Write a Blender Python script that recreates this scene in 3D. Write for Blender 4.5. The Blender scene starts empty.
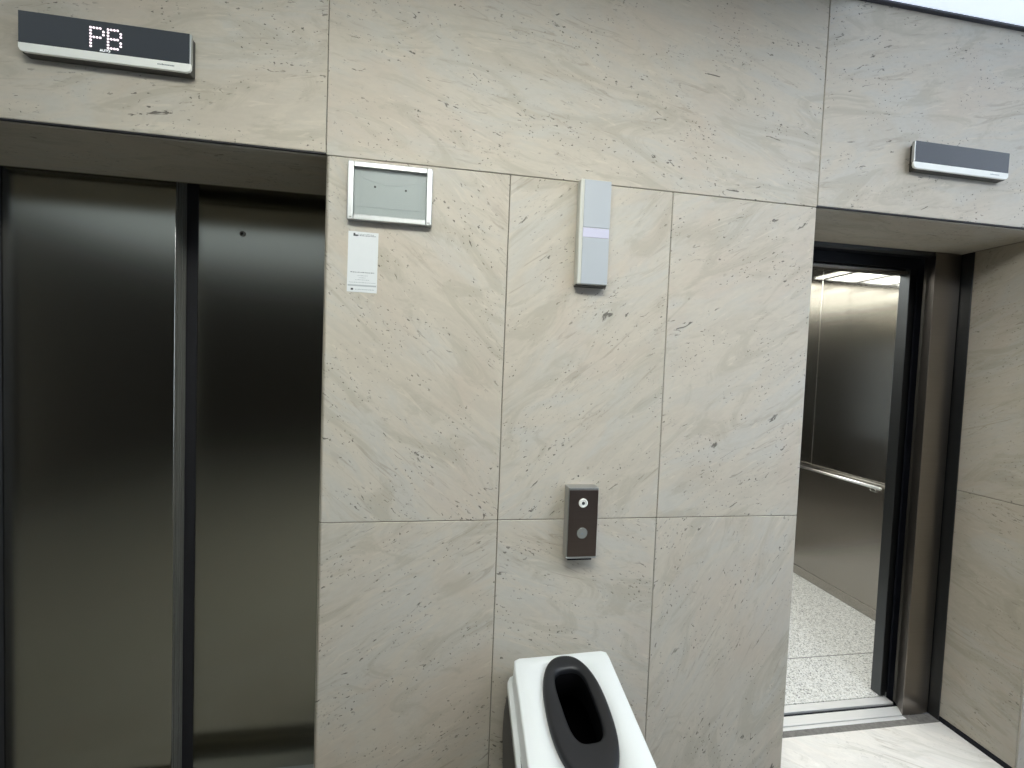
import bpy, bmesh, math, random
from mathutils import Matrix, Vector
random.seed(7)
scene = bpy.context.scene
C = scene.collection

# ------------------------------------------------------------------ camera
H = 1.504
cd = bpy.data.cameras.new('camera'); cd.sensor_width = 36.0; cd.lens = 15.011; cd.clip_start = .02
cam = bpy.data.objects.new('camera', cd); C.objects.link(cam); scene.camera = cam
r0 = (0.98820905, -0.0380941, -0.148296); r1 = (0.03211925, 0.99858092, -0.04247929); r2 = (0.14970377, 0.03721527, 0.98803027)
right = Vector((r0[0], r0[2], -r0[1])); up = -Vector((r1[0], r1[2], -r1[1])); back = -Vector((r2[0], r2[2], -r2[1]))
cam.matrix_world = Matrix(((right.x, up.x, back.x, 0), (right.y, up.y, back.y, 0), (right.z, up.z, back.z, H), (0, 0, 0, 1)))

# ------------------------------------------------------------------ light and exposure
w = bpy.data.worlds.new('world'); scene.world = w; w.use_nodes = True
w.node_tree.nodes['Background'].inputs[0].default_value = (.70, .82, 1, 1)
w.node_tree.nodes['Background'].inputs[1].default_value = 3.2      # overcast daylight outside the entrance
scene.view_settings.view_transform = 'Standard'; scene.view_settings.look = 'None'
scene.view_settings.gamma = 1.0; scene.view_settings.use_curve_mapping = False
scene.view_settings.exposure = 0.0
LAMP = 16.5          # ceiling luminaires
CARLAMP = 7.0        # lift car luminaire

FZ = -.02            # floor level
CZ = 2.795           # ceiling level

# ------------------------------------------------------------------ materials
def N(nt, t, **k):
    n = nt.nodes.new(t)
    for a, v in k.items(): setattr(n, a, v)
    return n
def mat(name):
    m = bpy.data.materials.new(name); m.use_nodes = True
    return m, m.node_tree, m.node_tree.nodes['Principled BSDF']
def simple(name, col, rough=.5, metal=0, spec=.5, coat=0, noise=0, bump=0, scale=40):
    m, nt, p = mat(name)
    p.inputs['Base Color'].default_value = (*col, 1); p.inputs['Roughness'].default_value = rough
    p.inputs['Metallic'].default_value = metal; p.inputs['Specular IOR Level'].default_value = spec
    p.inputs['Coat Weight'].default_value = coat; p.inputs['Coat Roughness'].default_value = .05
    tc = N(nt, 'ShaderNodeTexCoord'); nz = N(nt, 'ShaderNodeTexNoise'); nz.inputs['Scale'].default_value = scale
    nz.inputs['Detail'].default_value = 4
    nt.links.new(tc.outputs['Object'], nz.inputs['Vector'])
    mr = N(nt, 'ShaderNodeMapRange'); mr.inputs['To Min'].default_value = 1 - noise; mr.inputs['To Max'].default_value = 1 + noise
    nt.links.new(nz.outputs['Fac'], mr.inputs['Value'])
    mx = N(nt, 'ShaderNodeMix', data_type='RGBA', blend_type='MULTIPLY'); mx.inputs[0].default_value = 1
    mx.inputs[6].default_value = (*col, 1)
    nt.links.new(mr.outputs[0], mx.inputs[7]); nt.links.new(mx.outputs[2], p.inputs['Base Color'])
    if bump:
        b = N(nt, 'ShaderNodeBump'); b.inputs['Strength'].default_value = bump; b.inputs['Distance'].default_value = .001
        nt.links.new(nz.outputs['Fac'], b.inputs['Height']); nt.links.new(b.outputs[0], p.inputs['Normal'])
    return m
def emit(name, col, s):
    m, nt, p = mat(name)
    p.inputs['Base Color'].default_value = (.8, .8, .8, 1)
    p.inputs['Emission Color'].default_value = (*col, 1); p.inputs['Emission Strength'].default_value = s
    return m

def stone(name, warm, cool, rough=.58, pit_amt=1.0, gain=1.0):
    """honed travertine-like marble; UV in metres, u runs along the vein"""
    m, nt, p = mat(name); L = nt.links.new
    uv = N(nt, 'ShaderNodeUVMap'); uv.uv_map = 'UVMap'
    def noise(sx, sy, scale, detail=4, rgh=.55, dist=0):
        mp = N(nt, 'ShaderNodeMapping'); mp.inputs['Scale'].default_value = (sx, sy, 1)
        L(uv.outputs[0], mp.inputs['Vector'])
        nz = N(nt, 'ShaderNodeTexNoise'); nz.noise_dimensions = '2D'
        nz.inputs['Scale'].default_value = scale; nz.inputs['Detail'].default_value = detail
        nz.inputs['Roughness'].default_value = rgh; nz.inputs['Distortion'].default_value = dist
        L(mp.outputs[0], nz.inputs['Vector']); return nz.outputs['Fac']
    def rng(v, a, b, c=0, d=1, smooth=True):
        r = N(nt, 'ShaderNodeMapRange'); r.interpolation_type = 'SMOOTHSTEP' if smooth else 'LINEAR'
        for i, x in zip(('From Min', 'From Max', 'To Min', 'To Max'), (a, b, c, d)): r.inputs[i].default_value = x
        L(v, r.inputs['Value']); return r.outputs[0]
    def math_(op, a, b):
        q = N(nt, 'ShaderNodeMath', operation=op); q.use_clamp = True
        for i, x in enumerate((a, b)):
            if isinstance(x, (int, float)): q.inputs[i].default_value = x
            else: L(x, q.inputs[i])
        return q.outputs[0]
    def mix(f, a, b, bt='MIX'):
        q = N(nt, 'ShaderNodeMix', data_type='RGBA', blend_type=bt)
        if isinstance(f, (int, float)): q.inputs[0].default_value = f
        else: L(f, q.inputs[0])
        for i, x in ((6, a), (7, b)):
            if isinstance(x, tuple): q.inputs[i].default_value = (*x, 1)
            else: L(x, q.inputs[i])
        return q.outputs[2]
    soft = rng(noise(1, 2.2, 1.7, 6, .6, .9), .36, .62)
    band = rng(noise(1, 3.6, 3.4, 7, .66, 1.1), .40, .62)
    green = rng(noise(1, 3.0, 2.6, 6, .68, 1.4), .50, .66)
    fine = rng(noise(1, 3, 30, 4, .7), .35, .7)
    blot = rng(noise(1, 1.6, 2.3, 4, .55, .6), .48, .70)
    col = mix(soft, warm, cool)
    col = mix(math_('MULTIPLY', band, .70), col, tuple(c * k for c, k in zip(warm, (1.11, 1.11, 1.11))))
    col = mix(math_('MULTIPLY', blot, .45), col, tuple(c * k for c, k in zip(warm, (1.035, .97, .95))))
    col = mix(math_('MULTIPLY', green, .50), col, tuple(c * k for c, k in zip(warm, (.77, .78, .74))))
    col = mix(math_('MULTIPLY', fine, .12), col, tuple(c * .72 for c in warm))
    streak = math_('MULTIPLY', rng(noise(1, 8, 5.5, 6, .7, .9), .56, .68), rng(noise(1, 1.5, 2.7, 3), .44, .60))
    col = mix(math_('MULTIPLY', streak, .50), col, tuple(c * k for c, k in zip(warm, (.64, .60, .56))))
    white = math_('MULTIPLY', rng(noise(1, 7, 8, 3, .6, .5), .66, .73), .40)
    col = mix(white, col, tuple(min(1, c * 1.25) for c in warm))
    # open pits: small, elongated along the vein, gathered in clusters
    clus = rng(noise(1, 2.2, 4.2, 3, .6, .4), .52, .70)
    pa = math_('MULTIPLY', rng(noise(1, 2.4, 46, 2, .5), .670, .715), clus)
    pb = math_('MULTIPLY', rng(noise(1, 1.5, 80, 2, .5), .690, .73), rng(noise(1, 2, 5, 2), .47, .63))
    pc = math_('MULTIPLY', rng(noise(1, 3.2, 17, 4, .62, .6), .675, .725), rng(noise(1, 1.6, 2.9, 2), .47, .58))
    pits = math_('MAXIMUM', math_('MAXIMUM', pa, pb), pc)
    col = mix(math_('MULTIPLY', pits, .82 * pit_amt), col, (.085, .075, .062))
    if gain != 1: col = mix(1.0, col, (gain, gain, gain), 'MULTIPLY')
    L(col, p.inputs['Base Color'])
    p.inputs['Roughness'].default_value = rough; p.inputs['Specular IOR Level'].default_value = .4
    b = N(nt, 'ShaderNodeBump'); b.inputs['Strength'].default_value = .5; b.inputs['Distance'].default_value = .0015; b.invert = True
    L(pits, b.inputs['Height']); L(b.outputs[0], p.inputs['Normal'])
    return m, mix

def brushed(name, col, rough, aniso=.5, scale=(2, 2, 220), bump=.02, var=.1, tan=(1, 0, 0)):
    m, nt, p = mat(name); L = nt.links.new
    tc = N(nt, 'ShaderNodeTexCoord'); mp = N(nt, 'ShaderNodeMapping'); mp.inputs['Scale'].default_value = scale
    nz = N(nt, 'ShaderNodeTexNoise'); nz.inputs['Scale'].default_value = 3; nz.inputs['Detail'].default_value = 5
    L(tc.outputs['Object'], mp.inputs[0]); L(mp.outputs[0], nz.inputs[0])
    mr = N(nt, 'ShaderNodeMapRange'); mr.inputs['To Min'].default_value = 1 - var; mr.inputs['To Max'].default_value = 1 + var
    L(nz.outputs[0], mr.inputs[0])
    mx = N(nt, 'ShaderNodeMix', data_type='RGBA', blend_type='MULTIPLY'); mx.inputs[0].default_value = 1
    mx.inputs[6].default_value = (*col, 1); L(mr.outputs[0], mx.inputs[7]); L(mx.outputs[2], p.inputs['Base Color'])
    p.inputs['Metallic'].default_value = 1; p.inputs['Roughness'].default_value = rough
    p.inputs['Anisotropic'].default_value = aniso
    tg = N(nt, 'ShaderNodeCombineXYZ')
    for i_ in range(3): tg.inputs[i_].default_value = tan[i_]
    L(tg.outputs[0], p.inputs['Tangent'])
    b = N(nt, 'ShaderNodeBump'); b.inputs['Strength'].default_value = bump; b.inputs['Distance'].default_value = .0006
    L(nz.outputs[0], b.inputs['Height']); L(b.outputs[0], p.inputs['Normal'])
    return m

M = {}
M['marble'], _mix = stone('beige_travertine', (.535, .482, .398), (.545, .518, .458))
# a faint ring stain high on the wide slab (object space, on the wall itself)
def ring_stain(m):
    nt = m.node_tree; L = nt.links.new; p = nt.nodes['Principled BSDF']
    src = p.inputs['Base Color'].links[0].from_socket
    tc = N(nt, 'ShaderNodeTexCoord'); d = N(nt, 'ShaderNodeVectorMath', operation='DISTANCE')
    d.inputs[1].default_value = (.115, 1.3, 2.745); L(tc.outputs['Object'], d.inputs[0])
    nz = N(nt, 'ShaderNodeTexNoise'); nz.inputs['Scale'].default_value = 14; L(tc.outputs['Object'], nz.inputs['Vector'])
    ad = N(nt, 'ShaderNodeMath', operation='MULTIPLY_ADD'); ad.inputs[1].default_value = .02; L(nz.outputs[0], ad.inputs[0]); L(d.outputs['Value'], ad.inputs[2])
    cr = N(nt, 'ShaderNodeValToRGB'); e = cr.color_ramp.elements; e[0].position = .080; e[0].color = (.25, .25, .25, 1); e[1].position = .100; e[1].color = (1, 1, 1, 1)
    x = e.new(.112); x.color = (0, 0, 0, 1); x = e.new(.03); x.color = (0, 0, 0, 1); x = e.new(.042); x.color = (.7, .7, .7, 1); x = e.new(.055); x.color = (.1, .1, .1, 1)
    L(ad.outputs[0], cr.inputs[0])
    fm = N(nt, 'ShaderNodeMath', operation='MULTIPLY'); fm.inputs[1].default_value = .3; L(cr.outputs[0], fm.inputs[0])
    q = N(nt, 'ShaderNodeMix', data_type='RGBA'); L(fm.outputs[0], q.inputs[0]); L(src, q.inputs[6]); q.inputs[7].default_value = (.26, .25, .17, 1)
    L(q.outputs[2], p.inputs['Base Color'])
ring_stain(M['marble'])
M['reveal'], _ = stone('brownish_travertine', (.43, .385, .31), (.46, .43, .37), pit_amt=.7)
M['floor'], _ = stone('polished_marble_floor', (.83, .79, .735), (.83, .805, .76), rough=.2, pit_amt=.25)
M['hall_floor'], _ = stone('olive_grey_stone_floor', (.22, .21, .175), (.25, .24, .21), rough=.35, pit_amt=.3)
M['grout'] = simple('grout', (.17, .155, .12), .9, noise=.2)
M['mortar'] = simple('cement_mortar', (.20, .19, .175), .95, noise=.55, bump=.8, scale=70)
M['black'] = simple('black_void', (.006, .007, .012), .6, spec=.3)
M['rubber'] = simple('black_rubber', (.02, .02, .024), .5, noise=.2)
M['door_steel'] = brushed('brushed_door_steel', (.50, .49, .43), .23, .7, (160, 160, 2), .015, .05)
M['edge_steel'] = brushed('ribbed_edge_steel', (.17, .17, .155), .6, 0, (150, 150, 3), .3, .5)
M['edge_steel'].node_tree.nodes['Principled BSDF'].inputs['Metallic'].default_value = .25
M['jamb_steel'] = brushed('dark_jamb_steel', (.32, .29, .262), .30, .4, (2, 2, 220), .03)
M['frame_dark'] = brushed('dark_frame_steel', (.10, .105, .11), .38, .2)
M['car_steel'] = brushed('satin_car_steel', (.58, .57, .53), .075, .75, (160, 160, 2), .008, .04, (0, 1, 0))
M['car_lower'] = brushed('satin_lower_steel', (.42, .395, .36), .27, .5, (160, 160, 2), .015, .05, (0, 1, 0))
M['chrome'] = simple('polished_steel', (.78, .78, .77), .12, 1)
M['rail'] = simple('satin_rail', (.85, .85, .84), .28, 1)
M['sill'] = brushed('aluminium_sill', (.86, .86, .86), .36, .3, (2, 120, 2), .05)
M['sill'].node_tree.nodes['Principled BSDF'].inputs['Metallic'].default_value = .35
M['alu'] = brushed('anodised_aluminium', (.52, .53, .53), .42, .2, (90, 90, 3), .03)
M['trim_silver'] = simple('silver_trim', (.92, .92, .87), .30, 0, coat=.3)
M['glass_black'] = simple('smoked_display_glass', (.014, .017, .024), .06, 0, .6, coat=.6)
M['housing'] = simple('dark_grey_housing', (.055, .052, .045), .5)
M['led'] = emit('led_pixels', (1, .80, .88), 1.05)
M['print_white'] = emit('lit_caption', (.9, .95, .95), .7)
M['paper'] = simple('white_card', (.74, .76, .76), .45, noise=.02)
M['ink'] = simple('grey_print', (.22, .24, .25), .7)
M['ink_light'] = simple('pale_grey_print', (.45, .48, .49), .7)
M['ink_dark'] = simple('dark_print', (.05, .055, .06), .7)
M['board'] = simple('grey_backing_board', (.47, .50, .49), .5, noise=.05, scale=8)
M['lamp_white'] = simple('cream_plastic', (.62, .62, .555), .4)
M['lamp_face'] = simple('pale_grey_diffuser', (.47, .50, .53), .35, coat=.2)
M['lamp_band'] = simple('lilac_translucent_plastic', (.62, .61, .74), .3)
M['plate_brown'] = brushed('dark_brown_plate', (.21, .165, .145), .36, .3)
M['button_grey'] = simple('dull_grey_button', (.22, .225, .21), .35)
M['bin_white'] = simple('white_plastic', (.80, .83, .83), .30, noise=.015, bump=.05, scale=300)
M['bin_black'] = simple('charcoal_plastic', (.013, .014, .017), .42, noise=.05, bump=.1, scale=400)
M['bin_inner'] = simple('black_liner', (.004, .004, .005), .8, spec=.1)
M['plaster'] = simple('ceiling_paint', (.80, .83, .86), .8)
M['trim_dark'] = simple('dark_ceiling_profile', (.045, .045, .06), .5)
M['hall_dark'] = simple('dark_wood_panelling', (.030, .024, .018), .55, noise=.3, scale=4)
M['hall_stone'] = simple('hall_plaster', (.42, .40, .35), .7, noise=.05, scale=3)
M['lamp'] = emit('ceiling_luminaire', (.98, 1, .93), LAMP)
M['lamp_cool'] = emit('cool_ceiling_luminaire', (.84, .90, 1), LAMP)
M['cardiffuse'] = emit('car_ceiling_diffuser', (1, 1, .94), 3.2)
M['ceil_glow'] = emit('backlit_ceiling', (.72, .83, 1), .86)
M['ceil_fill_dim'] = emit('added_ceiling_glow', (.78, .92, 1), .42)
M['carlamp'] = emit('car_luminaire', (.97, 1, .95), CARLAMP)
# clear pane
m, nt, p = mat('clear_pane'); nt.nodes.remove(p)
tr = N(nt, 'ShaderNodeBsdfTransparent'); tr.inputs[0].default_value = (.95, .96, .96, 1); gl = N(nt, 'ShaderNodeBsdfGlossy'); gl.inputs['Roughness'].default_value = .22
ms = N(nt, 'ShaderNodeMixShader'); fr = N(nt, 'ShaderNodeFresnel'); fr.inputs[0].default_value = 1.22
nt.links.new(fr.outputs[0], ms.inputs[0]); nt.links.new(tr.outputs[0], ms.inputs[1]); nt.links.new(gl.outputs[0], ms.inputs[2])
nt.links.new(ms.outputs[0], nt.nodes['Material Output'].inputs[0]); M['pane'] = m
# granite of the lift floor
m, nt, p = mat('speckled_granite'); L = nt.links.new
tc = N(nt, 'ShaderNodeTexCoord')
v = N(nt, 'ShaderNodeTexVoronoi'); v.inputs['Scale'].default_value = 190; L(tc.outputs['Object'], v.inputs['Vector'])
sx = N(nt, 'ShaderNodeSeparateColor'); L(v.outputs['Color'], sx.inputs[0])
cr = N(nt, 'ShaderNodeValToRGB'); cr.color_ramp.interpolation = 'CONSTANT'; e = cr.color_ramp.elements
e[0].color = (.34, .34, .33, 1); e[1].position = .13; e[1].color = (.62, .61, .585, 1)
for ps, c in ((.30, (.76, .755, .72)), (.5, (.88, .88, .86)), (.85, (.70, .71, .70))):
    x = e.new(ps); x.color = (*c, 1)
L(sx.outputs[0], cr.inputs[0])
br = N(nt, 'ShaderNodeSeparateXYZ'); L(tc.outputs['Object'], br.inputs[0])
# slab joint across the car floor at y = 2.015
q1 = N(nt, 'ShaderNodeMath', operation='SUBTRACT'); q1.inputs[1].default_value = 2.012; L(br.outputs['Y'], q1.inputs[0])
q2 = N(nt, 'ShaderNodeMath', operation='ABSOLUTE'); L(q1.outputs[0], q2.inputs[0])
q3 = N(nt, 'ShaderNodeMath', operation='LESS_THAN'); q3.inputs[1].default_value = .0032; L(q2.outputs[0], q3.inputs[0])
mx = N(nt, 'ShaderNodeMix', data_type='RGBA'); L(q3.outputs[0], mx.inputs[0]); L(cr.outputs[0], mx.inputs[6]); mx.inputs[7].default_value = (.24, .24, .23, 1)
L(mx.outputs[2], p.inputs['Base Color']); p.inputs['Roughness'].default_value = .3; M['granite'] = m

# ------------------------------------------------------------------ mesh helpers
def bm_new(): return bmesh.new()
def box(bm, x0, x1, y0, y1, z0, z1, bev=0, seg=1, mi=0):
    b = bmesh.new()
    vs = [b.verts.new((x, y, z)) for x in (x0, x1) for y in (y0, y1) for z in (z0, z1)]
    for f in ((0, 1, 3, 2), (4, 6, 7, 5), (0, 4, 5, 1), (2, 3, 7, 6), (0, 2, 6, 4), (1, 5, 7, 3)):
        b.faces.new([vs[i] for i in f])
    if bev: bmesh.ops.bevel(b, geom=b.edges[:], offset=bev, segments=seg, profile=.5, affect='EDGES')
    join(bm, b, mi)
def join(bm, b, mi=0, uvf=None):
    """append b to bm"""
    off = {}
    uvl = bm.loops.layers.uv.get('UVMap') or bm.loops.layers.uv.new('UVMap'); src = b.loops.layers.uv.get('UVMap')
    for v_ in b.verts: off[v_] = bm.verts.new(v_.co)
    for f in b.faces:
        try: nf = bm.faces.new([off[v_] for v_ in f.verts])
        except ValueError: continue
        nf.material_index = mi; nf.smooth = f.smooth
        if src:
            for l, k in zip(nf.loops, f.loops): l[uvl].uv = k[src].uv
    b.free()
def prism(bm, pts, z0, z1, bev=0, mi=0, axis='z', seg=1):
    """polygon pts extruded along an axis; pts are the two other coordinates in x,y / x,z / y,z order"""
    b = bmesh.new()
    def P(a, c, t): return {'z': (a, c, t), 'y': (a, t, c), 'x': (t, a, c)}[axis]
    lo = [b.verts.new(P(a, c, z0)) for a, c in pts]; hi = [b.verts.new(P(a, c, z1)) for a, c in pts]
    b.faces.new(lo[::-1]); b.faces.new(hi)
    for i in range(len(pts)): b.faces.new([lo[i], lo[(i + 1) % len(pts)], hi[(i + 1) % len(pts)], hi[i]])
    bmesh.ops.recalc_face_normals(b, faces=b.faces[:])
    if bev: bmesh.ops.bevel(b, geom=b.edges[:], offset=bev, segments=seg, profile=.5, affect='EDGES')
    join(bm, b, mi)
def cyl(bm, c, r, depth, axis='y', seg=32, bev=0, r2=None, mi=0):
    b = bmesh.new()
    bmesh.ops.create_cone(b, cap_ends=True, segments=seg, radius1=r, radius2=r if r2 is None else r2, depth=depth)
    if bev:
        es = [e_ for e_ in b.edges if len(e_.link_faces) == 2 and any(len(f.verts) > 4 for f in e_.link_faces)]
        bmesh.ops.bevel(b, geom=es, offset=bev, segments=2, profile=.5, affect='EDGES')
    rot = {'z': Matrix.Identity(4), 'y': Matrix.Rotation(math.pi / 2, 4, 'X'), 'x': Matrix.Rotation(math.pi / 2, 4, 'Y')}[axis]
    bmesh.ops.transform(b, matrix=Matrix.Translation(c) @ rot, verts=b.verts[:])
    for f in b.faces: f.smooth = len(f.verts) == 4
    join(bm, b, mi)
def ringmesh(bm, c, ro, ri, depth, seg=32):
    """washer, axis y"""
    P = [[(c[0] + r * math.cos(t), y, c[2] + r * math.sin(t)) for t in [2 * math.pi * k / seg for k in range(seg)]]
         for r, y in ((ro, c[1] + depth / 2), (ro, c[1] - depth / 2 + .0006), (ro - .0006, c[1] - depth / 2), (ri + .0006, c[1] - depth / 2), (ri, c[1] - depth / 2 + .0006), (ri, c[1] + depth / 2))]
    V = [[bm.verts.new(q) for q in row] for row in P]
    for a in range(6):
        for k in range(seg):
            f = bm.faces.new([V[a][k], V[a][(k + 1) % seg], V[(a + 1) % 6][(k + 1) % seg], V[(a + 1) % 6][k]]); f.smooth = True
def tube(bm, path, r, seg=16):
    rings = []
    for i, p_ in enumerate(path):
        p_ = Vector(p_); d = (Vector(path[min(i + 1, len(path) - 1)]) - Vector(path[max(i - 1, 0)])).normalized()
        a = d.cross(Vector((0, 0, 1)))
        if a.length < .1: a = d.cross(Vector((1, 0, 0)))
        a.normalize(); b_ = d.cross(a)
        rings.append([bm.verts.new(p_ + r * (a * math.cos(t) + b_ * math.sin(t))) for t in [2 * math.pi * k / seg for k in range(seg)]])
    for a in range(len(rings) - 1):
        for k in range(seg):
            f = bm.faces.new([rings[a][k], rings[a][(k + 1) % seg], rings[a + 1][(k + 1) % seg], rings[a + 1][k]]); f.smooth = True
    bm.faces.new(rings[0][::-1]); bm.faces.new(rings[-1])
def loft(bm, loops, close_first=False, close_last=False, smooth=True):
    V = [[bm.verts.new(q) for q in lp] for lp in loops]; n = len(V[0])
    for a in range(len(V) - 1):
        for k in range(n):
            f = bm.faces.new([V[a][k], V[a][(k + 1) % n], V[a + 1][(k + 1) % n], V[a + 1][k]]); f.smooth = smooth
    if close_first: bm.faces.new(V[0][::-1])
    if close_last: bm.faces.new(V[-1])
def obj(name, bm, mats, parent=None, recalc=True):
    if recalc: bmesh.ops.recalc_face_normals(bm, faces=bm.faces[:])
    me = bpy.data.meshes.new(name)
    bm.to_mesh(me); bm.free()
    for k in (mats if isinstance(mats, (list, tuple)) else [mats]): me.materials.append(M[k])
    o = bpy.data.objects.new(name, me); C.objects.link(o)
    if parent is not None:
        o.parent = parent
        o.matrix_parent_inverse = Matrix.Translation(parent.location).inverted()
    return o
def thing(name, label, cat, loc, group=None):
    o = bpy.data.objects.new(name, None); C.objects.link(o); o.location = loc; o.empty_display_size = .05
    o['label'] = label; o['category'] = cat
    if group: o['group'] = group
    return o
def struct(name, bm, mats, label=None):
    o = obj(name, bm, mats); o['kind'] = 'structure'
    if label: o['label'] = label
    return o
_font = None
def text_mesh(name, body, size, loc, mk, parent, depth=.0004):
    cu = bpy.data.curves.new(name, 'FONT'); cu.body = body; cu.size = size; cu.align_x = 'CENTER'; cu.align_y = 'CENTER'; cu.extrude = depth
    tmp = bpy.data.objects.new(name, cu)
    C.objects.link(tmp); dg = bpy.context.evaluated_depsgraph_get(); me = bpy.data.meshes.new_from_object(tmp.evaluated_get(dg))
    C.objects.unlink(tmp); bpy.data.objects.remove(tmp)
    me.transform(Matrix.Translation(loc) @ Matrix.Rotation(math.pi / 2, 4, 'X')); me.materials.clear(); me.materials.append(M[mk])
    o = bpy.data.objects.new(name, me); C.objects.link(o); o.parent = parent; o.matrix_parent_inverse = Matrix.Translation(parent.location).inverted()
    return o

# stone slab with metre-scaled UVs turned to the slab's own vein direction
def slab(bm, x0, x1, y0, y1, z0, z1, ang=0, seed=0, bev=.0014, foot=None, mi=0):
    b = bmesh.new()
    if foot:
        lo = [b.verts.new((a, c, z0)) for a, c in foot]; hi = [b.verts.new((a, c, z1)) for a, c in foot]
        b.faces.new(lo[::-1]); b.faces.new(hi)
        for i in range(len(foot)): b.faces.new([lo[i], lo[(i + 1) % len(foot)], hi[(i + 1) % len(foot)], hi[i]])
    else:
        vs = [b.verts.new((x, y, z)) for x in (x0, x1) for y in (y0, y1) for z in (z0, z1)]
        for f in ((0, 1, 3, 2), (4, 6, 7, 5), (0, 4, 5, 1), (2, 3, 7, 6), (0, 2, 6, 4), (1, 5, 7, 3)): b.faces.new([vs[i] for i in f])
    bmesh.ops.recalc_face_normals(b, faces=b.faces[:])
    if bev: bmesh.ops.bevel(b, geom=b.edges[:], offset=bev, segments=1, affect='EDGES')
    uv = b.loops.layers.uv.new('UVMap'); ca, sa = math.cos(math.radians(ang)), math.sin(math.radians(ang))
    for f in b.faces:
        n = f.normal; ax = max(range(3), key=lambda i: abs(n[i]))
        for l in f.loops:
            c = l.vert.co; u, v_ = {0: (c.y, c.z), 1: (c.x, c.z), 2: (c.x, c.y)}[ax]
            l[uv].uv = (u * ca + v_ * sa + seed * 3.17, -u * sa + v_ * ca + seed * 1.93)
    join(bm, b, mi)

# ------------------------------------------------------------------ the stone wall with its two lift openings
YF, YB = 1.300, 1.612
XL0, XL1, XR0, XR1 = -1.850, -.3605, 1.218, 2.256    # the two openings
ZL, ZJ = 2.087, 1.030                                 # lintel underside, pier joint
g = .0012
wb = bm_new()
cols = [XL1, .168, .695, XR0]
spec = {(0, 1): (-42, 3), (1, 1): (38, 5), (2, 1): (28, 8), (0, 0): (30, 11), (1, 0): (-20, 14), (2, 0): (62, 17)}
for i in range(3):
    for r, (z0, z1) in enumerate(((FZ, ZJ), (ZJ, ZL))):
        a, s = spec[(i, r)]
        x0, x1 = cols[i] + (g if i else 0), cols[i + 1] - (g if i < 2 else 0)
        foot = [(x0, YF), (x1, YF), (x1, YF + .018), (x0, YF + .018)]
        if i == 0: foot = [(x0 + .009, YF), (x1, YF), (x1, YF + .018), (x0, YF + .018), (x0, YF + .008)]
        if i == 2: foot = [(x0, YF), (x1 - .004, YF), (x1, YF + .004), (x1, YF + .018), (x0, YF + .018)]
        slab(wb, x0, x1, YF, 0, z0 + g, z1 - g, a, s, foot=foot)
box(wb, XL1 + .003, XR0 - .003, YF + .004, YB - .004, FZ, CZ + .1, mi=1)
# slabs over the lintels and across the top
top = [(-3.9, -1.95, 4, 21), (-1.95, XL1, 8, 24), (XL1, XR0, -12, 27), (XR0, 2.80, 14, 30), (2.80, 4.6, 5, 33)]
for x0, x1, a, s in top:
    slab(wb, x0 + g, x1 - g, YF, YF + .018, ZL + (.001 if x0 == XL1 else .0065), CZ + .02, a, s)
box(wb, -3.9, 4.6, YF + .004, YB - .03, ZL + .03, CZ + .1, mi=1)
for x0, x1 in ((XL0, XL1), (XR0, XR1)): box(wb, x0, x1, YF + .002, YF + .012, ZL + .003, ZL + .0066, mi=3)
# soffit slabs: set just behind the face slab with a dark joint between
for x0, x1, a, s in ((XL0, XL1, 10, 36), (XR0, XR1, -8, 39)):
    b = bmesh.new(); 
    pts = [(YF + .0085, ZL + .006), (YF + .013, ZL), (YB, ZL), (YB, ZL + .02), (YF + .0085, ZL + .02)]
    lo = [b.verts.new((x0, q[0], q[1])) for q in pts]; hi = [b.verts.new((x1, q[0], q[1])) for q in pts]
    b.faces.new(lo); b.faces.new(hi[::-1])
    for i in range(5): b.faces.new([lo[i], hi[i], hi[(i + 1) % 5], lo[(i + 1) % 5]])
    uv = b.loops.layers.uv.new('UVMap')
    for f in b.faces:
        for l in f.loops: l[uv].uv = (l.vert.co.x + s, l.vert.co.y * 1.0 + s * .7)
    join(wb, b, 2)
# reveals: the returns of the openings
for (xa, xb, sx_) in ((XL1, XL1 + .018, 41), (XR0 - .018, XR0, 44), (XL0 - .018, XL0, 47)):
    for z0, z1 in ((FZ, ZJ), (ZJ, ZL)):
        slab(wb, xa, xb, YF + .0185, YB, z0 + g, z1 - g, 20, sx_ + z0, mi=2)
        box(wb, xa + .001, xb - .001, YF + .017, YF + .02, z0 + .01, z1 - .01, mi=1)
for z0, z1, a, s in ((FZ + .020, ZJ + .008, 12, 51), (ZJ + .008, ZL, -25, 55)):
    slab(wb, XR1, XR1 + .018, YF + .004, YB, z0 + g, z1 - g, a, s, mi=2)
# outer flanks of the wall, left of the left opening and right of the right one
for x0, x1, a, s in ((-3.9, -2.9, 30, 60), (-2.9, XL0, -30, 63)):
    for z0, z1 in ((FZ, ZJ), (ZJ, ZL)): slab(wb, x0 + g, x1 - g, YF, YF + .018, z0 + g, z1 - g, a, s + z1)
for x0, x1, a, s in ((XR1 + .004, 2.80, 40, 66), (2.80, 4.6, -30, 69)):
    for z0, z1 in ((FZ, ZJ), (ZJ, ZL)): slab(wb, x0 + g, x1 - g, YF, YF + .018, z0 + g, z1 - g, a, s + z1)
box(wb, -3.9, XL0 - .003, YF + .004, YB, FZ, ZL + .05, mi=1)
box(wb, XR1 + .006, 4.6, YF + .006, YB, FZ, ZL + .05, mi=1)
struct('wall_back', wb, ['marble', 'grout', 'reveal', 'rubber'], 'beige travertine slab wall with two lift openings')

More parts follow.
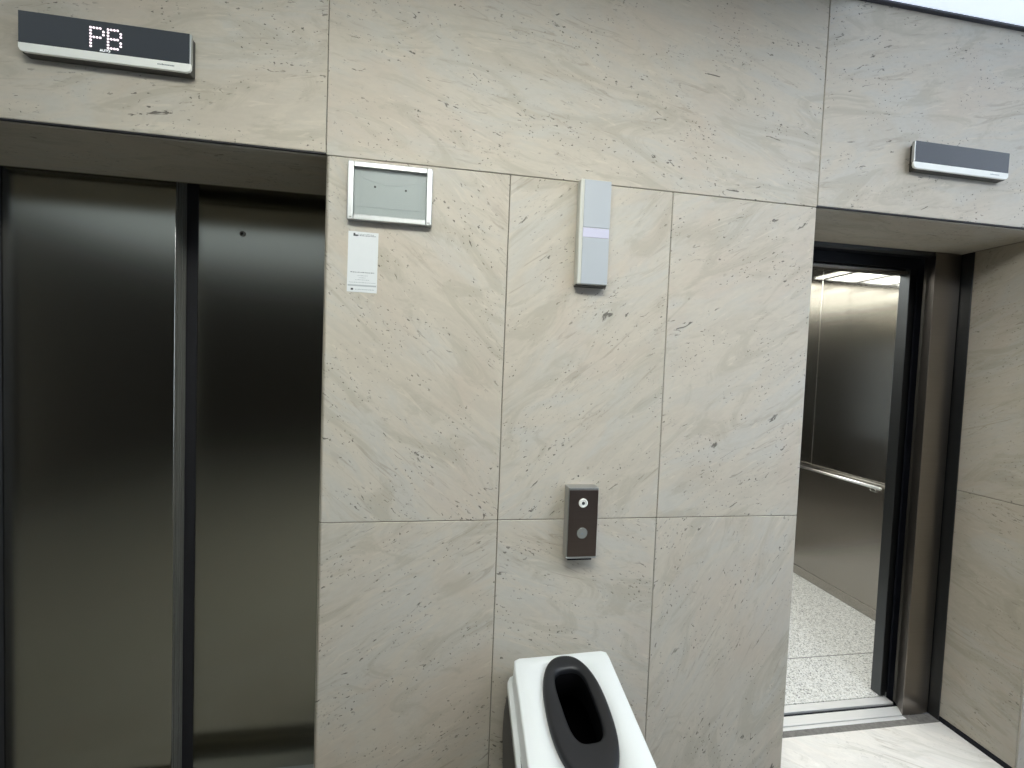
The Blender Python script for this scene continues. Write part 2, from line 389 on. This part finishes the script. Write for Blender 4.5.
# dark profile between wall head and ceiling
b = bm_new(); prism(b, [(YF + .002, CZ - .012), (YF - .014, CZ - .012), (YF - .014, CZ + .02), (YF + .002, CZ + .02)], XR0 + .010, 4.6, .001, axis='x')
struct('trim_1', b, 'trim_dark')
b = bm_new(); box(b, XR1 - .003, XR1 + .004, YF + .004, YB - .03, FZ, FZ + .021); struct('baseboard_right', b, 'black')

# ------------------------------------------------------------------ floor, ceiling, hall
b = bm_new()
ys = [-4.6, -3.4, -2.2, -1.0, .2, 1.300]; xs = [-3.9, -2.7, -1.5, -.36, .42, 1.2, 2.262, 3.4, 4.6]
for i in range(len(xs) - 1):
    for j in range(len(ys) - 1):
        slab(b, xs[i] + .0006, xs[i + 1] - .0006, ys[j] + .0006, ys[j + 1] - .0006, FZ - .03, FZ, random.choice((10, 35, -20)), i * 7 + j, bev=.0004, mi=2)
slab(b, XL0, XL1, 1.3006, 1.600, FZ - .03, FZ, 12, 81, bev=.0004, mi=2)
slab(b, XR0, XR1, 1.3006, 1.556, FZ - .03, FZ, -38, 84, bev=.0004)
box(b, -3.9, 4.6, -4.6, 1.62, FZ - .08, FZ - .029, mi=1)
struct('floor', b, ['floor', 'grout', 'hall_floor'])
b = bm_new(); box(b, -3.9, 4.6, -4.6, YF + .004, CZ, CZ + .08); struct('ceiling', b, 'plaster')
b = bm_new(); box(b, -4.0, -3.9, -4.7, 1.61, FZ, CZ + .08); struct('wall_left', b, 'hall_dark')
b = bm_new()
box(b, 4.6, 4.7, -4.7, -3.2, FZ, CZ + .08); box(b, 4.6, 4.7, .9, 1.61, FZ, CZ + .08)
box(b, 4.6, 4.7, -3.2, .9, FZ, .05); box(b, 4.6, 4.7, -3.2, .9, 2.6, CZ + .08)
struct('wall_right', b, 'hall_stone')
b = bm_new(); box(b, -4.0, 4.7, -4.7, -4.6, FZ, CZ + .08); struct('wall_front', b, 'hall_dark')
b = bm_new()
for y in (-3.2, -1.86, -.48, .84): box(b, 4.62, 4.68, y, y + .06, .05, 2.6, .003)
for z in (.05, 2.54): box(b, 4.62, 4.68, -3.2, .9, z, z + .06, .003)
wf = struct('window_1', b, 'trim_dark')
b = bm_new(); box(b, 4.645, 4.651, -3.16, .86, .09, 2.56); o = obj('pane', b, 'pane', wf)

# ceiling luminaires (out of the picture; they light it)
def luminaire(x, y, sx_, sy_, mk, label):
    t = thing('ceiling_light', label, 'ceiling light', (x, y, CZ), 'recessed luminaires in the lobby ceiling')
    b = bm_new()
    for a in (-1, 1):
        box(b, x + a * sx_ - .012, x + a * sx_ + .012, y - sy_ - .012, y + sy_ + .012, CZ - .012, CZ - .0005, .002)
        box(b, x - sx_ + .012, x + sx_ - .012, y + a * sy_ - .012, y + a * sy_ + .012, CZ - .012, CZ - .0005, .002)
    obj('frame', b, 'alu', t)
    b = bm_new(); box(b, x - sx_ + .012, x + sx_ - .012, y - sy_ + .012, y + sy_ - .012, CZ - .007, CZ - .0005); obj('diffuser', b, mk, t)
luminaire(0, .02, .75, .30, 'lamp', 'long white luminaire in the ceiling before the pier')
luminaire(1.90, -.30, .60, .30, 'lamp_cool', 'long cool white luminaire in the ceiling before the right lift')
t = thing('luminous_ceiling_panel', 'large bluish backlit ceiling panel above the open lift at right', 'ceiling panel', (2.6, .66, CZ))
b = bm_new(); box(b, 1.26, 4.2, .10, 1.286, CZ - .006, CZ - .0005); obj('diffuser', b, 'ceil_glow', t)
b = bm_new(); box(b, 1.235, 1.2595, .08, 1.287, CZ - .010, CZ - .0005, .001); box(b, 1.2605, 4.2, .08, .0995, CZ - .010, CZ - .0005, .001); obj('frame', b, 'alu', t)

t = thing('luminous_ceiling_panel', 'large dim glow panel added on the ceiling at the left of the lobby', 'ceiling panel', (-2.4, -.7, CZ))  # unseen glow added to brighten the left door's reflection and lintel
b = bm_new(); box(b, -3.8, -.95, -2.6, 1.0, CZ - .006, CZ - .0005); obj('diffuser', b, 'ceil_fill_dim', t)
b = bm_new(); box(b, -3.825, -3.8005, -2.62, 1.02, CZ - .010, CZ - .0005, .001); box(b, -.9495, -.925, -2.62, 1.02, CZ - .010, CZ - .0005, .001); obj('frame', b, 'alu', t)

# ------------------------------------------------------------------ left lift: closed two-panel sliding door
t = thing('elevator_door', 'closed brushed steel two-panel lift door in the left stone opening', 'elevator door', (-.89, 1.66, FZ))
b = bm_new(); box(b, -1.475, -.9435, 1.650, 1.672, FZ - .07, 2.13, .0015); obj('door_panel', b, 'door_steel', t)['label'] = 'front steel panel at the left'
b = bm_new()
for k_, (ya, xe) in enumerate(((1.6515, -.9430), (1.664, -.9425), (1.676, -.9425), (1.690, -.9425), (1.7035, -.9428))):
    box(b, -.955, xe, ya, ya + .0125, FZ - .07, 2.128, .003, 2)
obj('panel_edge', b, 'edge_steel', t)
b = bm_new(); box(b, -.9700, -.9095, 1.7175, 1.735, FZ - .07, 2.13); obj('seal', b, 'rubber', t)
b = bm_new(); box(b, -.9090, -.34, 1.7195, 1.742, FZ - .07, 2.13, .0015)
o = obj('door_panel', b, 'door_steel', t); o['label'] = 'rear steel panel at the right'
b = bm_new(); ringmesh(b, (-.760, 1.7183, 1.958), .0100, .0062, .003, 24); kh = obj('keyhole', b, 'jamb_steel', o)
b = bm_new(); cyl(b, (-.762, 1.7188, 1.959), .0050, .0016, seg=20); obj('key_slot', b, 'housing', kh)
b = bm_new(); box(b, XL0 - .08, XL1 + .05, 1.615, 1.645, 2.096, 2.16); box(b, XL0 - .08, XL1 + .05, 1.645, 1.80, 2.1305, 2.16); obj('header', b, 'grout', t)
b = bm_new(); box(b, XL0 + .002, -1.457, 1.6155, 1.648, FZ - .07, 2.104, .001); obj('jamb', b, 'rubber', t)
b = bm_new(); box(b, XL1 + .004, XL1 + .03, 1.6155, 1.715, FZ, 2.10, .001); obj('jamb', b, 'frame_dark', t)
b = bm_new()
box(b, XL0, XL1, 1.602, 1.75, FZ - .09, FZ - .075)
obj('sill', b, 'button_grey', t)

# ------------------------------------------------------------------ right lift: landing frame
t = thing('elevator_door_frame', 'dark steel landing frame and sill of the open lift at right', 'elevator frame', (1.737, 1.62, FZ))
J0, J1 = 2.111, 2.2465
def jamb(sgn):
    c = 1.737
    f = lambda x: c + sgn * (x - c)
    b = bm_new(); prism(b, [(f(J0), 1.605), (f(J1), 1.605), (f(J1), 1.69), (f(2.161), 1.69), (f(2.158), 1.675)], FZ + .001, ZL - .002, .0012)
    return b
for s in (1, -1):
    obj('jamb', jamb(s), 'jamb_steel', t)
    f = lambda x: 1.737 + s * (x - 1.737)
    b = bm_new(); xa, xb = sorted((f(XR1 - .0015), f(J1 + .0035))); box(b, xa, xb, 1.562, 1.640, FZ + .001, ZL - .002, .0008); obj('edge_strip', b, 'frame_dark', t)
b = bm_new(); box(b, XR0 + .01, XR1 - .01, 1.6125, 1.640, ZL - .014, ZL + .03, .001); obj('transom', b, 'frame_dark', t)
b = bm_new()
box(b, 1.30, 2.17, 1.641, 1.715, ZL - .002, ZL + .03)            # dark slot over the doorway
box(b, 1.30, 2.156, 1.709, 1.7165, 2.036, ZL - .002)
for s in (1, -1):
    xa, xb = sorted((1.737 + s * (2.1565 - 1.737), 1.737 + s * (2.90 - 1.737)))
    box(b, xa, xb, 1.709, 1.7165, FZ - .12, ZL + .03)
    xa, xb = sorted((1.737 + s * (2.25 - 1.737), 1.737 + s * (2.30 - 1.737))); box(b, xa, xb, 1.691, 1.709, FZ - .12, ZL + .03)
box(b, 1.20, 2.30, 1.603, 1.7085, FZ - .12, FZ - .05)
obj('shaft_dark_plates', b, 'black', t)  # black plates stand in for the shaft's darkness and stop stray light
b = bm_new(); x0, x1 = XR0 + .004, J0 - .01
box(b, 1.36, J0 + .001, 1.586, 1.6035, FZ - .01, FZ + .001, .001)
box(b, 1.31, J0 + .045, 1.609, 1.657, FZ - .01, FZ + .001, .001)
o = obj('sill', b, 'sill', t)
b = bm_new(); box(b, 1.31, 2.158, 1.586, 1.6745, FZ - .04, FZ - .0085); obj('sill_groove', b, 'black', o)
b = bm_new(); box(b, XR0, XR1 - .002, 1.5562, 1.5858, FZ - .01, FZ + .0004); box(b, J0, XR1 - .002, 1.5858, 1.604, FZ - .01, FZ + .0004); box(b, XR0, 1.362, 1.5858, 1.604, FZ - .01, FZ + .0004)
obj('mortar_joint', b, 'mortar', t)

# ------------------------------------------------------------------ right lift: the car
t = thing('elevator_car', 'open lift car at right with steel walls and speckled granite floor', 'elevator', (1.737, 2.4, FZ))
XA, XB, YA, YC, ZC = .73, 2.745, 1.722, 3.25, 2.34
b = bm_new(); box(b, XA, XB, YA, YC, FZ - .03, FZ); obj('car_floor', b, 'granite', t)
b = bm_new(); box(b, 1.33, 2.15, 1.6765, 1.7165, FZ - .01, FZ + .001, .001); o = obj('sill', b, 'sill', t)
b = bm_new(); box(b, 1.33, 2.15, 1.677, 1.7215, FZ - .04, FZ - .0102); obj('sill_groove', b, 'black', o)
def side_wall(sgn):
    f = lambda x: 1.7375 + sgn * (x - 1.7375)
    def bx(bm, x0, x1, *a, **k): xa, xb = sorted((f(x0), f(x1))); box(bm, xa, xb, *a, **k)
    b = bm_new(); bx(b, XB + .004, XB + .05, YA, YC, FZ - .03, ZC + .05)
    wl = obj('side_wall', b, 'car_steel', t)
    for y0, y1 in ((2.256, 2.833), (2.839, 3.24)):
        b = bm_new(); bx(b, XB, XB + .006, y0, y1, .870, ZC, .0012); obj('upper_panel', b, 'car_steel', wl)
    b = bm_new(); bx(b, XB, XB + .006, YA + .02, 2.250, .870, ZC, .0012); obj('upper_panel', b, 'car_steel', wl)
    b = bm_new(); bx(b, XB, XB + .006, 2.242, 3.24, .052, .866, .0016); bx(b, XB + .001, XB + .006, YA + .02, 2.238, .052, .866, .001); obj('lower_panel', b, 'car_lower', wl)
    b = bm_new(); bx(b, XB - .001, XB + .006, YA + .02, 3.25, FZ + .002, .048, .001); obj('kick_plate', b, 'car_lower', wl)
    b = bm_new()
    for y in (2.253, 2.836): bx(b, XB - .0015, XB + .004, y - .003, y + .003, .88, ZC - .01, .0006)
    obj('joint_strip', b, 'chrome', wl)
side_wall(1); side_wall(-1)
b = bm_new(); box(b, XA, XB, YC, YC + .04, FZ, ZC + .05); 
bw = obj('rear_wall', b, 'car_steel', t)
for x0, x1 in ((XA + .02, 1.40), (1.405, 2.07), (2.075, XB - .02)):
    b = bm_new(); box(b, x0, x1, YC - .006, YC, .05, ZC, .0015); obj('rear_panel', b, 'car_lower', bw)
b = bm_new(); box(b, XA - .04, XB + .05, YA, YC + .04, ZC, ZC + .05)
cl = obj('car_ceiling', b, 'car_steel', t)
b = bm_new(); box(b, .95, 2.52, 1.86, 3.14, ZC - .008, ZC - .0005, .001); obj('diffuser', b, 'cardiffuse', cl)
for x0, x1 in ((1.02, 1.10), (1.22, 1.42), (1.60, 1.72), (1.88, 2.05), (2.22, 2.40)):
    b = bm_new(); box(b, x0, x1, 1.90, 3.10, ZC - .016, ZC - .0085, .001); obj('light_strip', b, 'carlamp', cl)
for x0 in (1.16, 1.50, 1.80, 2.13, 2.46):
    b = bm_new(); box(b, x0, x0 + .018, 1.88, 3.12, ZC - .020, ZC - .0085, .001); obj('divider', b, 'housing', cl)
for s in (1, -1):
    f = lambda x: 1.737 + s * (x - 1.737)
    b = bm_new(); xa, xb = sorted((f(2.122), f(2.153))); box(b, xa, xb, 1.718, 1.765, FZ + .002, 2.10, .0015)
    xa, xb = sorted((f(2.153), f(2.745))); box(b, xa, xb, 1.740, 1.765, FZ, ZC, .001)
    obj('front_return', b, 'frame_dark', t)
b = bm_new(); box(b, 1.32, 2.154, 1.7225, 1.765, 2.013, 2.0275, .0015); box(b, 1.32, 2.154, 1.7395, 1.765, 2.0275, ZC, .001); obj('car_header', b, 'car_lower', t)
b = bm_new()
tube(b, [(2.707, 2.279, .834), (2.707, 3.12, .834)], .0100, 16)
for y in (2.279, 3.12):
    bb = bmesh.new(); bmesh.ops.create_uvsphere(bb, u_segments=16, v_segments=10, radius=.0100)
    bmesh.ops.transform(bb, matrix=Matrix.Translation((2.707, y, .834)), verts=bb.verts[:])
    for f_ in bb.faces: f_.smooth = True
    join(b, bb)
o = obj('handrail', b, 'rail', t)
for y in (2.34, 3.06):
    b = bm_new(); tube(b, [(2.707, y, .828), (2.707, y, .816), (2.711, y, .808), (2.720, y, .804), (2.738, y, .804)], .0045, 12); cyl(b, (2.7405, y, .804), .012, .007, 'x', 24, .001); obj('bracket', b, 'chrome', o)

# ------------------------------------------------------------------ floor indicators
def indicator(xc, half, zt, zb, sd, label, lit):
    """dark glass display with a silver lower lip; sd = side the slim silver end is on"""
    t = thing('floor_indicator', label, 'floor indicator', (xc, YF, zb))
    x0, x1 = xc - half, xc + half; y0 = 1.270
    b = bm_new(); box(b, x0 + (.004 if sd > 0 else .016), x1 - .004, y0 + .006, YF - .0004, zb - .001, zt - .003, .003, 2); obj('housing', b, 'housing', t)
    b = bm_new()
    pts = [(x0, zb + .022), (x0, zb + .010), (x0 + .004, zb + .003), (x0 + .012, zb), (x1 - .012, zb), (x1 - .004, zb + .003), (x1, zb + .010), (x1, zb + .022)]
    prism(b, pts, y0, y0 + .0075, .0012, axis='y', seg=2); 
    xa = x1 - .004 if sd > 0 else x0
    lip = obj('silver_lip', b, 'trim_silver', t)
    b = bm_new(); box(b, xa, xa + .004, y0 + .0005, y0 + .010, zb + .0222, zt - .001, .0008); obj('end_trim', b, 'alu', t)
    b = bm_new(); box(b, x0 + (0 if sd > 0 else .0042), x1 - (.0042 if sd > 0 else 0), y0 + .0008, y0 + .0075, zb + .0224, zt, .0006); gl = obj('display_glass', b, 'glass_black', t)
    # small unreadable maker's mark on the lip
    b = bm_new(); xm = x0 + half * 2 * .80; rr = random.Random(3)
    x = xm
    while x < xm + .040:
        w_ = rr.uniform(.0012, .003); h = rr.choice((.0028, .0036, .0028)); box(b, x, x + w_, y0 - .0004, y0 + .0002, zb + .010, zb + .010 + h); x += w_ + .0009
    obj('maker_mark', b, 'ink' if lit else 'ink_light', lip)
    if lit:
        pat = {'P': ["11110", "10001", "10001", "11110", "10000", "10000", "10000"], 'B': ["11110", "10001", "10001", "11110", "10001", "10001", "11110"]}
        for ch, xs0 in (('P', -.9256), ('B', -.8862)):
            b = bm_new()
            for r, row in enumerate(pat[ch]):
                for c, k in enumerate(row):
                    if k == '1': cyl(b, (xs0 + c * .0072, y0 + .0004, 2.3290 - r * .0077), .0028, .0012, 'y', 10)
            obj('letter', b, 'led', gl)['label'] = 'dotted letter ' + ch
        text_mesh('caption', 'AUTO', .0085, (-.893, y0 + .0002, zb + .0270), 'print_white', gl)
indicator(-.8895, .1960, 2.3475, 2.2480, 1, 'long dark display reading PB on the stone lintel above the closed left door', True)
indicator(1.7500, .1985, 2.333, 2.2405, -1, 'blank dark display with silver lip above the open lift at right', False)

# ------------------------------------------------------------------ framed notice holder
t = thing('notice_board', 'small empty aluminium notice frame with grey backing at pier top left', 'notice frame', (-.1785, YF, 1.907))
x0, x1, z0, z1, y0 = -.2960, -.0610, 1.907, 2.0705, 1.279
b = bm_new(); fw = .0165
for (a, c, d, e_) in ((x0, x0 + fw, z0, z1), (x1 - fw, x1, z0, z1), (x0 + fw, x1 - fw, z0, z0 + fw), (x0 + fw, x1 - fw, z1 - fw, z1)):
    box(b, a + .0001, c - .0001, y0, YF - .0004, d, e_, .0025, 2)
fr_ = obj('frame', b, 'alu', t)
for x in (x0 + .006, x1 - .0125):
    b = bm_new(); box(b, x, x + .007, y0 - .0006, y0 + .0006, z0 + .0065, z0 + .0085); obj('corner_notch', b, 'housing', fr_)
b = bm_new(); box(b, x0 + fw, x1 - fw, YF - .010, YF - .001, z0 + fw, z1 - fw); bd = obj('backing_board', b, 'board', t)
b = bm_new()
for x in (x0 + fw + .020, x1 - fw - .020): box(b, x - .0007, x + .0007, YF - .0108, YF - .0100, z0 + fw, z1 - fw)
box(b, x0 + fw, x1 - fw, YF - .0108, YF - .0100, z0 + fw + .0245, z0 + fw + .0255)
pts = [(x0 + fw + .005 + (x1 - x0 - 2 * fw - .01) * k / 24, YF - .0104, z1 - fw - .018 - .022 * math.sin(math.pi * k / 24)) for k in range(25)]
tube(b, pts, .0005, 6); obj('crease', b, 'ink_light', bd)
for x, z in ((-.2225, 2.007), (-.1362, 2.004)):
    b = bm_new(); cyl(b, (x, YF - .0108, z), .0027, .003, seg=16, bev=.0006); obj('screw', b, 'housing', bd)
b = bm_new(); box(b, x0 + fw, x1 - fw, y0 + .0035, y0 + .0050, z0 + fw, z1 - fw); obj('pane', b, 'pane', t)

# ------------------------------------------------------------------ printed card below the frame (its code left blank)
t = thing('notice_card', 'narrow white printed card on the pier below the notice frame', 'notice', (-.246, YF, 1.70))
x0, x1, z0, z1 = -.2965, -.2110, 1.7060, 1.8800
b = bm_new(); yb = YF - .0004; prism(b, [(x0 + .001, z0 + .001), (x1 - .001, z0), (x1, z1 - .001), (x0 + .002, z1)], yb - .0012, yb, axis='y'); cd_ = obj('card', b, 'paper', t)
def strip(b, a, c, z, h): box(b, x0 + a * (x1 - x0), x0 + c * (x1 - x0), yb - .00145, yb - .0011, z, z + h)
b = bm_new(); rr = random.Random(5)
def words(b, a, c, z, h):
    x = a
    while x < c:
        w_ = min(rr.uniform(.02, .07), c - x); strip(b, x, x + w_, z, h * rr.uniform(.7, 1)); x += w_ + .015
words(b, .33, .92, z1 - .0125, .0022); words(b, .33, .85, z1 - .0085, .0016)
obj('heading', b, 'ink', cd_)
b = bm_new(); words(b, .12, .90, z0 + .0565, .0026)
obj('print', b, 'ink', cd_)
b = bm_new()
words(b, .34, .70, z0 + .0475, .0018); words(b, .40, .62, z0 + .0415, .0016); words(b, .28, .74, z0 + .0355, .0018); words(b, .08, .94, z0 + .0275, .0020)
strip(b, .04, .97, z0 + .0175, .0045); words(b, .28, .90, z0 + .0075, .0026)
obj('fine_print', b, 'ink_light', cd_)
b = bm_new(); strip(b, .19, .25, z1 - .0135, .0085); strip(b, .2505, .33, z1 - .0135, .0045); obj('emblem', b, 'ink_dark', cd_)
b = bm_new(); strip(b, .14, .22, z0 + .0062, .0055); obj('emblem', b, 'ink_dark', cd_)

# ------------------------------------------------------------------ emergency light
t = thing('emergency_light', 'tall pale grey wall light with a lilac band at the top of the pier', 'wall light', (.424, YF, 1.77))
x0, x1, z0, z1 = .3780, .4755, 1.767, 2.0840; y0 = 1.264
b = bm_new(); box(b, x0, x1, y0 + .002, YF - .0004, z0, z1, .004, 3); obj('housing', b, 'lamp_white', t)
b = bm_new(); box(b, x0 + .0125, x1 - .001, y0, y0 + .006, z0 + .002, 1.9085, .0012, 2); box(b, x0 + .0125, x1 - .001, y0, y0 + .006, 1.9395, z1 - .003, .0012, 2); obj('diffuser', b, 'lamp_face', t)
b = bm_new(); box(b, x0 + .0125, x1 - .0015, y0 + .0005, y0 + .006, 1.9095, 1.9385, .001); obj('band', b, 'lamp_band', t)
b = bm_new(); box(b, x0 + .001, x1 - .001, y0 + .006, YF - .0004, z0 - .0035, z0 + .003, .001); obj('bottom_cap', b, 'housing', t)

# ------------------------------------------------------------------ call station
t = thing('call_station', 'slim brown steel call button box with key switch on the pier', 'call button', (.425, YF, .92))
x0, x1, z0, z1 = .3800, .4770, .9160, 1.1425; y0 = 1.258
b = bm_new(); box(b, x0, x1, y0 + .0012, YF - .0004, z0 + .006, z1, .0015, 2); box(b, x0, x1, y0 + .0005, y0 + .006, z0 + .004, z0 + .010, .0008); box(b, x0, x1, y0 - .0004, y0 + .006, z1 - .007, z1, .0010)
obj('housing', b, 'alu', t)
b = bm_new(); box(b, x0 + .008, x1 - .012, y0 + .008, YF - .0004, z0 - .004, z0 + .006); obj('underside', b, 'black', t)
b = bm_new(); box(b, x0 + .0035, x1 - .0012, y0 - .0005, y0 + .003, z0 + .0105, z1 - .0078, .0006); pl = obj('face_plate', b, 'plate_brown', t)
b = bm_new(); ringmesh(b, (.4270, y0 - .0022, 1.0955), .0142, .0085, .005, 36); cyl(b, (.4270, y0 - .0012, 1.0955), .0086, .004, seg=28); ks = obj('key_switch', b, 'trim_silver', pl)
b = bm_new(); cyl(b, (.4270, y0 - .0036, 1.0955), .0046, .0022, seg=20); box(b, .4260, .4280, y0 - .0052, y0 - .0035, 1.0915, 1.0995); obj('keyway', b, 'ink_dark', ks)
b = bm_new(); cyl(b, (.4275, y0 - .0016, 1.0010), .0170, .004, seg=40, bev=.0012); bt = obj('call_button', b, 'button_grey', pl)
b = bm_new(); prism(b, [(.4215, .9975), (.4335, .9975), (.4275, 1.0065)], y0 - .0042, y0 - .0034, axis='y'); obj('arrow', b, 'ink', bt)
b = bm_new(); cyl(b, (.4215, YF - .0009, 1.1690), .0028, .0018, seg=16, bev=.0004); tg_ = obj('screw', b, 'housing')
tg_['label'] = 'tiny dark screw head in the stone just above the call box'; tg_['category'] = 'screw'

# ------------------------------------------------------------------ waste bin
t = thing('waste_bin', 'tall charcoal waste bin with white lid standing before the pier', 'waste bin', (.36, 1.02, FZ))
ZT = .630
n = 96
def rrect(cx, cy, hx, hy, r, z, rot=0, tap=0):
    """rounded rectangle with n points evenly spaced by angle, starting at +x"""
    out = []
    for k in range(n):
        a = 2 * math.pi * (k + .5) / n; dx, dy = math.cos(a), math.sin(a)
        # superellipse-like rounded box by ray marching
        s = min(hx / abs(dx) if abs(dx) > 1e-9 else 9, hy / abs(dy) if abs(dy) > 1e-9 else 9)
        x, y = dx * s, dy * s
        ix, iy = hx - r, hy - r
        if abs(x) > ix and abs(y) > iy:
            # intersect the ray with the corner circle
            cx_, cy_ = math.copysign(ix, x), math.copysign(iy, y)
            bq = dx * cx_ + dy * cy_; cq = cx_ ** 2 + cy_ ** 2 - r * r; s = bq + math.sqrt(max(0, bq * bq - cq)); x, y = dx * s, dy * s
        x *= 1 + tap * y / hy
        c_, s_ = math.cos(rot), math.sin(rot)
        out.append((cx + x * c_ - y * s_, cy + x * s_ + y * c_, z))
    return out
BX, BY, BR = .3610, 1.036, -.046
HX, HY = .1463, .2070
def oval(cx, cy, hx, hy, e_, z, rot=0, tap=0):
    out = []
    for k in range(n):
        a = 2 * math.pi * (k + .5) / n; ca, sa = math.cos(a), math.sin(a)
        x, y = hx * math.copysign(abs(ca) ** (2 / e_), ca), hy * math.copysign(abs(sa) ** (2 / e_), sa)
        x *= 1 + tap * y / hy
        c_, s_ = math.cos(rot), math.sin(rot); out.append((cx + x * c_ - y * s_, cy + x * s_ + y * c_, z))
    return out
OX, OY, OHX, OHY = .3620, 1.034, .0830, .1860
def askew(bm):
    # the lid sits a little askew: front and left edges lower
    for v_ in bm.verts:
        k = max(0, min(1, (v_.co.z - (ZT - .088)) / .03)) if v_.co.z < ZT - .058 else 1
        v_.co.z += .066 * (v_.co.x - BX) + .073 * (v_.co.y - BY - HY)
# white lid: top plate round the oval, skirt, then a wider rim
b = bm_new()
loft(b, [oval(OX, OY, OHX - .006, OHY - .006, 2.3, ZT - .02, BR), oval(OX, OY, OHX - .006, OHY - .006, 2.3, ZT + .0005, BR),
         rrect(BX, BY, HX - .030, HY - .025, .03, ZT + .0005, BR), rrect(BX, BY, HX - .006, HY - .006, .014, ZT, BR), rrect(BX, BY, HX - .0018, HY - .0018, .016, ZT - .0018, BR), rrect(BX, BY, HX, HY, .017, ZT - .006, BR),
         rrect(BX, BY, HX + .002, HY + .002, .019, ZT - .058, BR), rrect(BX, BY, HX + .004, HY + .004, .020, ZT - .061, BR),
         rrect(BX, BY, HX + .0135, HY + .0125, .026, ZT - .063, BR), rrect(BX, BY, HX + .0155, HY + .0145, .028, ZT - .066, BR),
         rrect(BX, BY, HX + .0165, HY + .0155, .028, ZT - .085, BR), rrect(BX, BY, HX + .0135, HY + .0125, .026, ZT - .085, BR), rrect(BX, BY, HX + .0135, HY + .0125, .026, ZT - .070, BR)])
askew(b); lid = obj('lid', b, 'bin_white', t); lid['label'] = 'white plastic lid'
# charcoal oval collar with its deep opening
IX, IY, IHX, IHY = .3690, 1.056, .0450, .1130
b = bm_new()
TP = -.0
def inner(s_, z, dy=0): return oval(IX, IY + dy, IHX + s_, IHY + s_, 3.4, z, BR + .05, .06)
loft(b, [oval(OX, OY, OHX - .001, OHY - .001, 2.35, ZT - .004, BR), oval(OX, OY, OHX, OHY, 2.35, ZT + .004, BR), oval(OX, OY, OHX - .001, OHY - .0015, 2.35, ZT + .011, BR),
         oval(OX, OY, OHX - .005, OHY - .006, 2.35, ZT + .0155, BR), oval(OX, OY, OHX - .012, OHY - .014, 2.4, ZT + .0170, BR),
         inner(.010, ZT + .0135), inner(.003, ZT + .0105), inner(0, ZT + .006), inner(.0005, ZT - .004)])
askew(b); obj('collar', b, 'bin_black', lid)['label'] = 'charcoal oval collar around the opening'
b = bm_new(); loft(b, [inner(.0005, ZT - .003), inner(.004, ZT - .075), rrect(BX, BY, HX - .03, HY - .03, .03, ZT - .10, BR), rrect(BX, BY, HX - .035, HY - .035, .03, FZ + .05, BR)], close_last=True)
askew(b); obj('liner', b, 'bin_inner', t)
# charcoal body, slightly bellied
b = bm_new(); prof = [(.0115, ZT - .084), (.0160, ZT - .10), (.0215, ZT - .15), (.0235, ZT - .22), (.020, ZT - .32), (.010, ZT - .42), (-.002, FZ + .08), (-.008, FZ + .012), (-.012, FZ + .002), (-.02, FZ)]
loft(b, [rrect(BX, BY, HX + d, HY + d, .030, z, BR) for d, z in [(.004, ZT - .088)] + [(a_, z_ - .02) if z_ > .2 else (a_, z_) for a_, z_ in prof]], close_last=True)
obj('body', b, 'bin_black', t)['label'] = 'charcoal body below the white lid'
